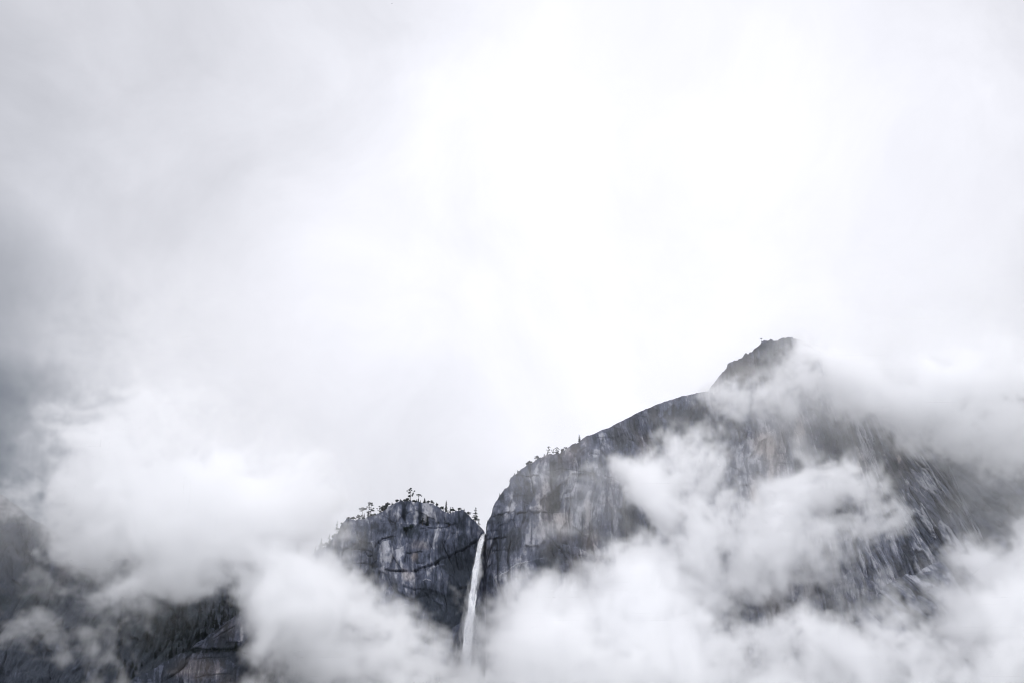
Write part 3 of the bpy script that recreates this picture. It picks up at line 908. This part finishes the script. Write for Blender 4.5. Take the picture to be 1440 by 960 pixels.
def cloud_body(name, B0, B1, CELL, VOX, fields, warps, waves, squash, thresh, power, gain):
    """a voxel cloud: a coarse lattice of (lumps, even veil) torn up by noise, stored as a density grid"""
    B0, B1 = np.array(B0, float), np.array(B1, float)
    NG = np.ceil((B1 - B0) / CELL).astype(int) + 1
    g = [B0[i] + CELL * np.arange(NG[i]) for i in range(3)]
    gz, gy, gx = np.meshgrid(g[2], g[1], g[0], indexing='ij')
    M, VEIL = fields(gx, gy, gz)
    macro = bpy.data.meshes.new(name + '_lattice')
    macro.vertices.add(gx.size)
    macro.vertices.foreach_set('co', np.stack([gx, gy, gz], -1).astype(np.float32).ravel())
    ma = macro.attributes.new('macro', 'FLOAT_VECTOR', 'POINT')
    ma.data.foreach_set('vector', np.stack([M, VEIL, 0 * M], -1).astype(np.float32).ravel())
    macro_ob = bpy.data.objects.new(name + '_lattice', macro)
    tree = bpy.data.node_groups.new(name + '_density', 'GeometryNodeTree')
    tree.interface.new_socket('Geometry', in_out='INPUT', socket_type='NodeSocketGeometry')
    tree.interface.new_socket('Geometry', in_out='OUTPUT', socket_type='NodeSocketGeometry')
    k = NT(tree)
    k.n.new('NodeGroupInput')
    go = k.n.new('NodeGroupOutput')
    oi = k.n.new('GeometryNodeObjectInfo')
    oi.inputs['Object'].default_value = macro_ob
    att = k.n.new('GeometryNodeInputNamedAttribute')
    att.data_type = 'FLOAT_VECTOR'
    att.inputs['Name'].default_value = 'macro'
    pos = k.n.new('GeometryNodeInputPosition').outputs[0]
    p1 = pos
    for q, (size, amount) in enumerate(warps):
        off = k.v('SUBTRACT', k.noise(k.v('ADD', pos, (511 * q, 77 * q, 31 * q)), 1 / size, 2, 0.5, color=True), h5)
        p1 = k.v('ADD', p1, k.v('SCALE', off, scale=amount))
    gc = k.v('SCALE', k.v('SUBTRACT', p1, tuple(B0)), scale=1 / CELL)
    gc = k.v('MINIMUM', k.v('MAXIMUM', gc, (0, 0, 0)), tuple(float(v) - 1.001 for v in NG))
    fl = k.v('FLOOR', gc)
    fr = k.v('SUBTRACT', gc, fl)
    sf, si = k.n.new('ShaderNodeSeparateXYZ'), k.n.new('ShaderNodeSeparateXYZ')
    k.l.new(fr, sf.inputs[0]); k.l.new(fl, si.inputs[0])
    base = k.m('ADD', si.outputs[0], k.m('MULTIPLY', float(NG[0]), k.m('ADD', si.outputs[1], k.m('MULTIPLY', float(NG[1]), si.outputs[2]))))

    def pick(off):
        n_ = k.n.new('GeometryNodeSampleIndex')
        n_.data_type = 'FLOAT_VECTOR'
        n_.domain = 'POINT'
        k.l.new(oi.outputs['Geometry'], n_.inputs['Geometry'])
        k.l.new(att.outputs['Attribute'], n_.inputs['Value'])
        k.l.new(k.m('ADD', base, float(off)), n_.inputs['Index'])
        return n_.outputs['Value']

    def lerp(a_, b_, f_):
        return k.v('ADD', a_, k.v('SCALE', k.v('SUBTRACT', b_, a_), scale=f_))
    nx, nxy = int(NG[0]), int(NG[0] * NG[1])
    fx, fy, fz = sf.outputs
    lay = [lerp(lerp(pick(oz), pick(oz + 1), fx), lerp(pick(oz + nx), pick(oz + nx + 1), fx), fy) for oz in (0, nxy)]
    mac = k.n.new('ShaderNodeSeparateXYZ')
    k.l.new(lerp(lay[0], lay[1], fz), mac.inputs[0])
    Mm, Vv = mac.outputs[0], mac.outputs[1]
    nz = 0.0
    pn = k.v('MULTIPLY', p1, squash)
    for size, detail, amount in waves:
        nz = k.m('ADD', nz, k.m('MULTIPLY', k.m('SUBTRACT', k.noise(pn, 1 / size, detail, 0.6), 0.5), amount))
    dd = k.m('ADD', Mm, k.m('MULTIPLY', nz, k.m('ADD', 0.10, k.m('MULTIPLY', 0.65, k.m('POWER', Mm, 0.5)))))
    dd = k.m('MAXIMUM', k.m('SUBTRACT', dd, thresh), 0.0)
    dd = k.m('MULTIPLY', k.m('POWER', dd, power), gain)
    vv = k.m('MULTIPLY', Vv, k.m('MAXIMUM', k.m('ADD', 0.75, k.m('MULTIPLY', nz, 0.8)), 0.0))
    vc = k.n.new('GeometryNodeVolumeCube')
    k.l.new(k.m('ADD', dd, vv), vc.inputs['Density'])
    vc.inputs['Min'].default_value = tuple(B0)
    vc.inputs['Max'].default_value = tuple(B1)
    for nm, q in zip('XYZ', np.ceil((B1 - B0) / VOX).astype(int)):
        vc.inputs['Resolution ' + nm].default_value = int(q)
    sm = k.n.new('GeometryNodeSetMaterial')
    sm.inputs['Material'].default_value = mv
    k.l.new(vc.outputs[0], sm.inputs['Geometry'])
    k.l.new(sm.outputs[0], go.inputs[0])
    data = bpy.data.volumes.new(name)
    data.materials.append(mv)
    o = bpy.data.objects.new(name, data)
    COL.objects.link(o)
    o.modifiers.new('density', 'NODES').node_group = tree
    return o


def mist_fields(gx, gy, gz):
    """lumps of cloud: centre seen at (px, py) from the valley and Y metres off, radii across and up, depth in metres"""
    M, VEIL = np.zeros(gx.shape), np.zeros(gx.shape)
    for px, py, Y, rx, ry, rd, a, *veil in LUMPS:
        c = at(px, py, Y)
        s_ = Y * 1.07 / FPX
        q = ((gx - c[0]) / (rx * s_)) ** 2 + ((gy - c[1]) / rd) ** 2 + ((gz - c[2]) / (ry * s_)) ** 2
        e = np.exp(-q ** 1.4)
        if a:
            M = 1 - (1 - M) * (1 - a * e)
        if veil:
            VEIL = VEIL + veil[0] * e
    return M, VEIL


LUMPS = [
        # bank filling the bottom right of the falls
        (735, 905, 1620, 55, 70, 80, 1.0), (800, 890, 1620, 60, 60, 80, 1.0), (900, 900, 1610, 110, 100, 90, 1.0), (760, 850, 1640, 40, 34, 50, .8),
        (700, 860, 1660, 26, 40, 45, .75), (905, 830, 1640, 60, 60, 60, .9), (1000, 950, 1600, 160, 60, 90, 1.0), (830, 960, 1580, 160, 50, 90, 1.0),
        # the tall plume on the massif
        (950, 650, 1720, 62, 52, 50, 1.0), (985, 630, 1730, 40, 40, 40, .9), (930, 690, 1710, 50, 50, 50, .9), (970, 760, 1680, 60, 60, 60, .95),
        (1010, 700, 1700, 36, 60, 45, .75), (900, 640, 1720, 28, 24, 40, .6), (960, 830, 1650, 80, 60, 60, 1.0), (1040, 770, 1680, 70, 60, 60, .85),
        (955, 610, 1700, 40, 30, 40, 1.0), (920, 640, 1700, 44, 30, 40, .9),
        (945, 640, 1690, 66, 50, 50, 1.0), (965, 605, 1710, 34, 26, 36, .9), (960, 700, 1680, 60, 50, 50, .9),
        # the second plume
        (1150, 690, 1740, 54, 42, 50, 1.0), (1190, 715, 1730, 60, 40, 50, .9), (1120, 740, 1720, 60, 50, 55, .9), (1230, 735, 1730, 50, 34, 50, .8),
        (1110, 800, 1680, 70, 50, 60, .9), (1190, 800, 1690, 60, 60, 55, .8), (1255, 745, 1740, 36, 24, 40, .6),
        (1155, 665, 1720, 40, 28, 40, .9), (1200, 690, 1710, 40, 28, 40, .7),
        # bottom right
        (1130, 930, 1600, 90, 60, 80, 1.0), (1290, 930, 1600, 110, 70, 80, .9), (1420, 880, 1640, 90, 70, 80, 1.0), (1250, 860, 1640, 50, 40, 60, .7),
        (1390, 790, 1700, 60, 34, 60, .7), (1440, 830, 1680, 60, 50, 60, .8), (1440, 960, 1600, 120, 60, 80, 1.0), (1530, 800, 1700, 90, 90, 90, .9),
        # fog lying over the right ridge
        (1280, 530, 1900, 140, 50, 90, .42), (1400, 580, 1900, 150, 50, 100, .5), (1330, 560, 1860, 90, 46, 70, .8), (1128, 492, 1850, 46, 36, 60, .85), (1185, 525, 1850, 56, 36, 60, .9), (1245, 552, 1850, 56, 32, 60, .9), (1312, 588, 1860, 50, 28, 60, .8), (1420, 590, 1850, 90, 40, 80, .8),
        (1510, 600, 1900, 150, 70, 100, .6), (1325, 606, 1850, 70, 30, 60, .6), (1420, 640, 1880, 70, 30, 60, .5),
        # thin rags across the summit
        (1028, 556, 1850, 60, 26, 44, .95), (1000, 572, 1840, 34, 24, 40, .8), (1004, 543, 1840, 24, 18, 36, .9), (1012, 532, 1830, 30, 18, 36, .85), (1060, 575, 1850, 40, 20, 40, .7), (1080, 570, 1860, 50, 40, 36, .5), (1010, 590, 1850, 40, 40, 36, .5), (1110, 520, 1900, 36, 40, 36, .5),
        (820, 650, 1740, 26, 26, 30, .5), (800, 690, 1740, 22, 30, 30, .45), (790, 740, 1725, 30, 30, 30, .4),
        # left: cloud under the small wall
        (500, 900, 1620, 90, 80, 80, 1.0), (440, 850, 1630, 70, 60, 70, 1.0), (408, 806, 1680, 44, 28, 50, .9), (560, 940, 1600, 70, 50, 70, 1.0), (515, 850, 1660, 36, 36, 45, .8),
        (452, 822, 1690, 40, 30, 50, .85), (482, 800, 1720, 22, 18, 30, .4), (620, 905, 1660, 30, 40, 40, .55), (640, 850, 1710, 16, 40, 26, .45), (610, 850, 1710, 20, 30, 26, .35),
        # left: the broad bank over the gully
        (280, 710, 1640, 180, 90, 90, .85), (200, 650, 1640, 90, 110, 70, .58), (400, 740, 1680, 70, 80, 70, .85), (150, 620, 1660, 84, 90, 60, .26), (330, 600, 1690, 110, 60, 50, .42), (330, 800, 1610, 110, 46, 60, 1.0),
        (210, 775, 1610, 120, 44, 60, .95), (125, 735, 1640, 44, 50, 60, .85), (105, 790, 1620, 44, 26, 50, .65), (400, 830, 1600, 60, 40, 50, .9),
        # rags over the lower left slopes
        (28, 706, 1770, 60, 30, 50, .6), (70, 745, 1750, 40, 24, 50, .5),
        (24, 892, 1570, 66, 34, 50, .36), (150, 850, 1590, 70, 26, 50, .6), (235, 838, 1590, 60, 22, 40, .6), (172, 968, 1540, 40, 24, 40, .9), (120, 925, 1560, 60, 26, 50, .5),
        (400, 905, 1560, 36, 60, 50, .7), (340, 850, 1600, 50, 22, 40, .6), (60, 830, 1600, 30, 20, 40, .45), (190, 900, 1570, 26, 40, 40, .4),
        # floor of cloud below
        (650, 1040, 1580, 260, 60, 90, 1.0), (1000, 1040, 1560, 260, 60, 90, 1.0), (1350, 1040, 1560, 260, 60, 90, 1.0), (850, 930, 1560, 120, 50, 60, .9),
        # spray round the foot of the fall
        (656, 975, 1700, 34, 26, 40, .65), (684, 885, 1715, 18, 36, 26, .65), (656, 905, 1755, 9, 50, 12, .7), (654, 960, 1745, 14, 40, 16, .8), (690, 845, 1720, 20, 24, 26, .6),
        # thinner, even mist
        (1100, 560, 1880, 110, 70, 60, 0, .0045), (1310, 525, 1880, 180, 80, 90, 0, .008), (1340, 450, 1890, 230, 170, 90, 0, .0050), (1430, 690, 2000, 70, 60, 60, 0, .0035), (1440, 580, 1900, 130, 80, 120, 0, .010), (240, 690, 1640, 210, 120, 90, 0, .010), (120, 880, 1590, 180, 60, 50, 0, .0009),
          (1050, 690, 1740, 260, 160, 80, 0, .0030), (800, 700, 1710, 100, 90, 70, 0, .0026), (1070, 520, 1860, 60, 50, 50, 0, .006), (220, 520, 1660, 170, 170, 80, 0, .0050), (1400, 740, 1900, 90, 60, 100, 0, .004)]

mist = cloud_body('mist', (-900, 1480, 150), (1050, 2040, 1070), 16.0, 4.0, mist_fields, ((190, 130), (55, 62), (20, 16)),
                  ((95, 3, 4.2), (30, 2, 3.6), (12, 1, 2.6)), (1, 1, 1), 0.39, 1.1, 0.075)
tag(mist, 'pale low cloud and torn mist drifting across the granite cliffs', 'mist', kind='stuff')


# spray torn off the falling water: a soft sheath round it that widens towards the foot
def spray_fields(gx, gy, gz):
    c, w = FALL
    zz_ = c[::-1, 2]
    cx, cy, cw = np.interp(gz, zz_, c[::-1, 0]), np.interp(gz, zz_, c[::-1, 1]), np.interp(gz, zz_, w[::-1])
    t_ = sst(c[0, 2] - gz, 0, 230)
    q = ((gx - cx) / (cw * (1.1 + 0.5 * t_))) ** 2 + ((gy - cy) / (cw * 1.0 + 1)) ** 2
    return np.exp(-q) * sst(c[0, 2] - gz, -1, 14) * (0.8 + 0.2 * t_), 0 * gx


fc = FALL[0]
spray = cloud_body('spray', (float(fc[:, 0].min()) - 26, float(fc[:, 1].min()) - 26, 300), (float(fc[:, 0].max()) + 14, float(fc[:, 1].max()) + 14, float(fc[0, 2]) + 4),
                   2.0, 1.1, spray_fields, ((22, 9), (6, 4)), ((9, 3, 4.2), (3, 1, 2.2)), (1, 1, 0.2), 0.33, 1.0, 0.36)
spray.parent = bpy.data.objects['waterfall']
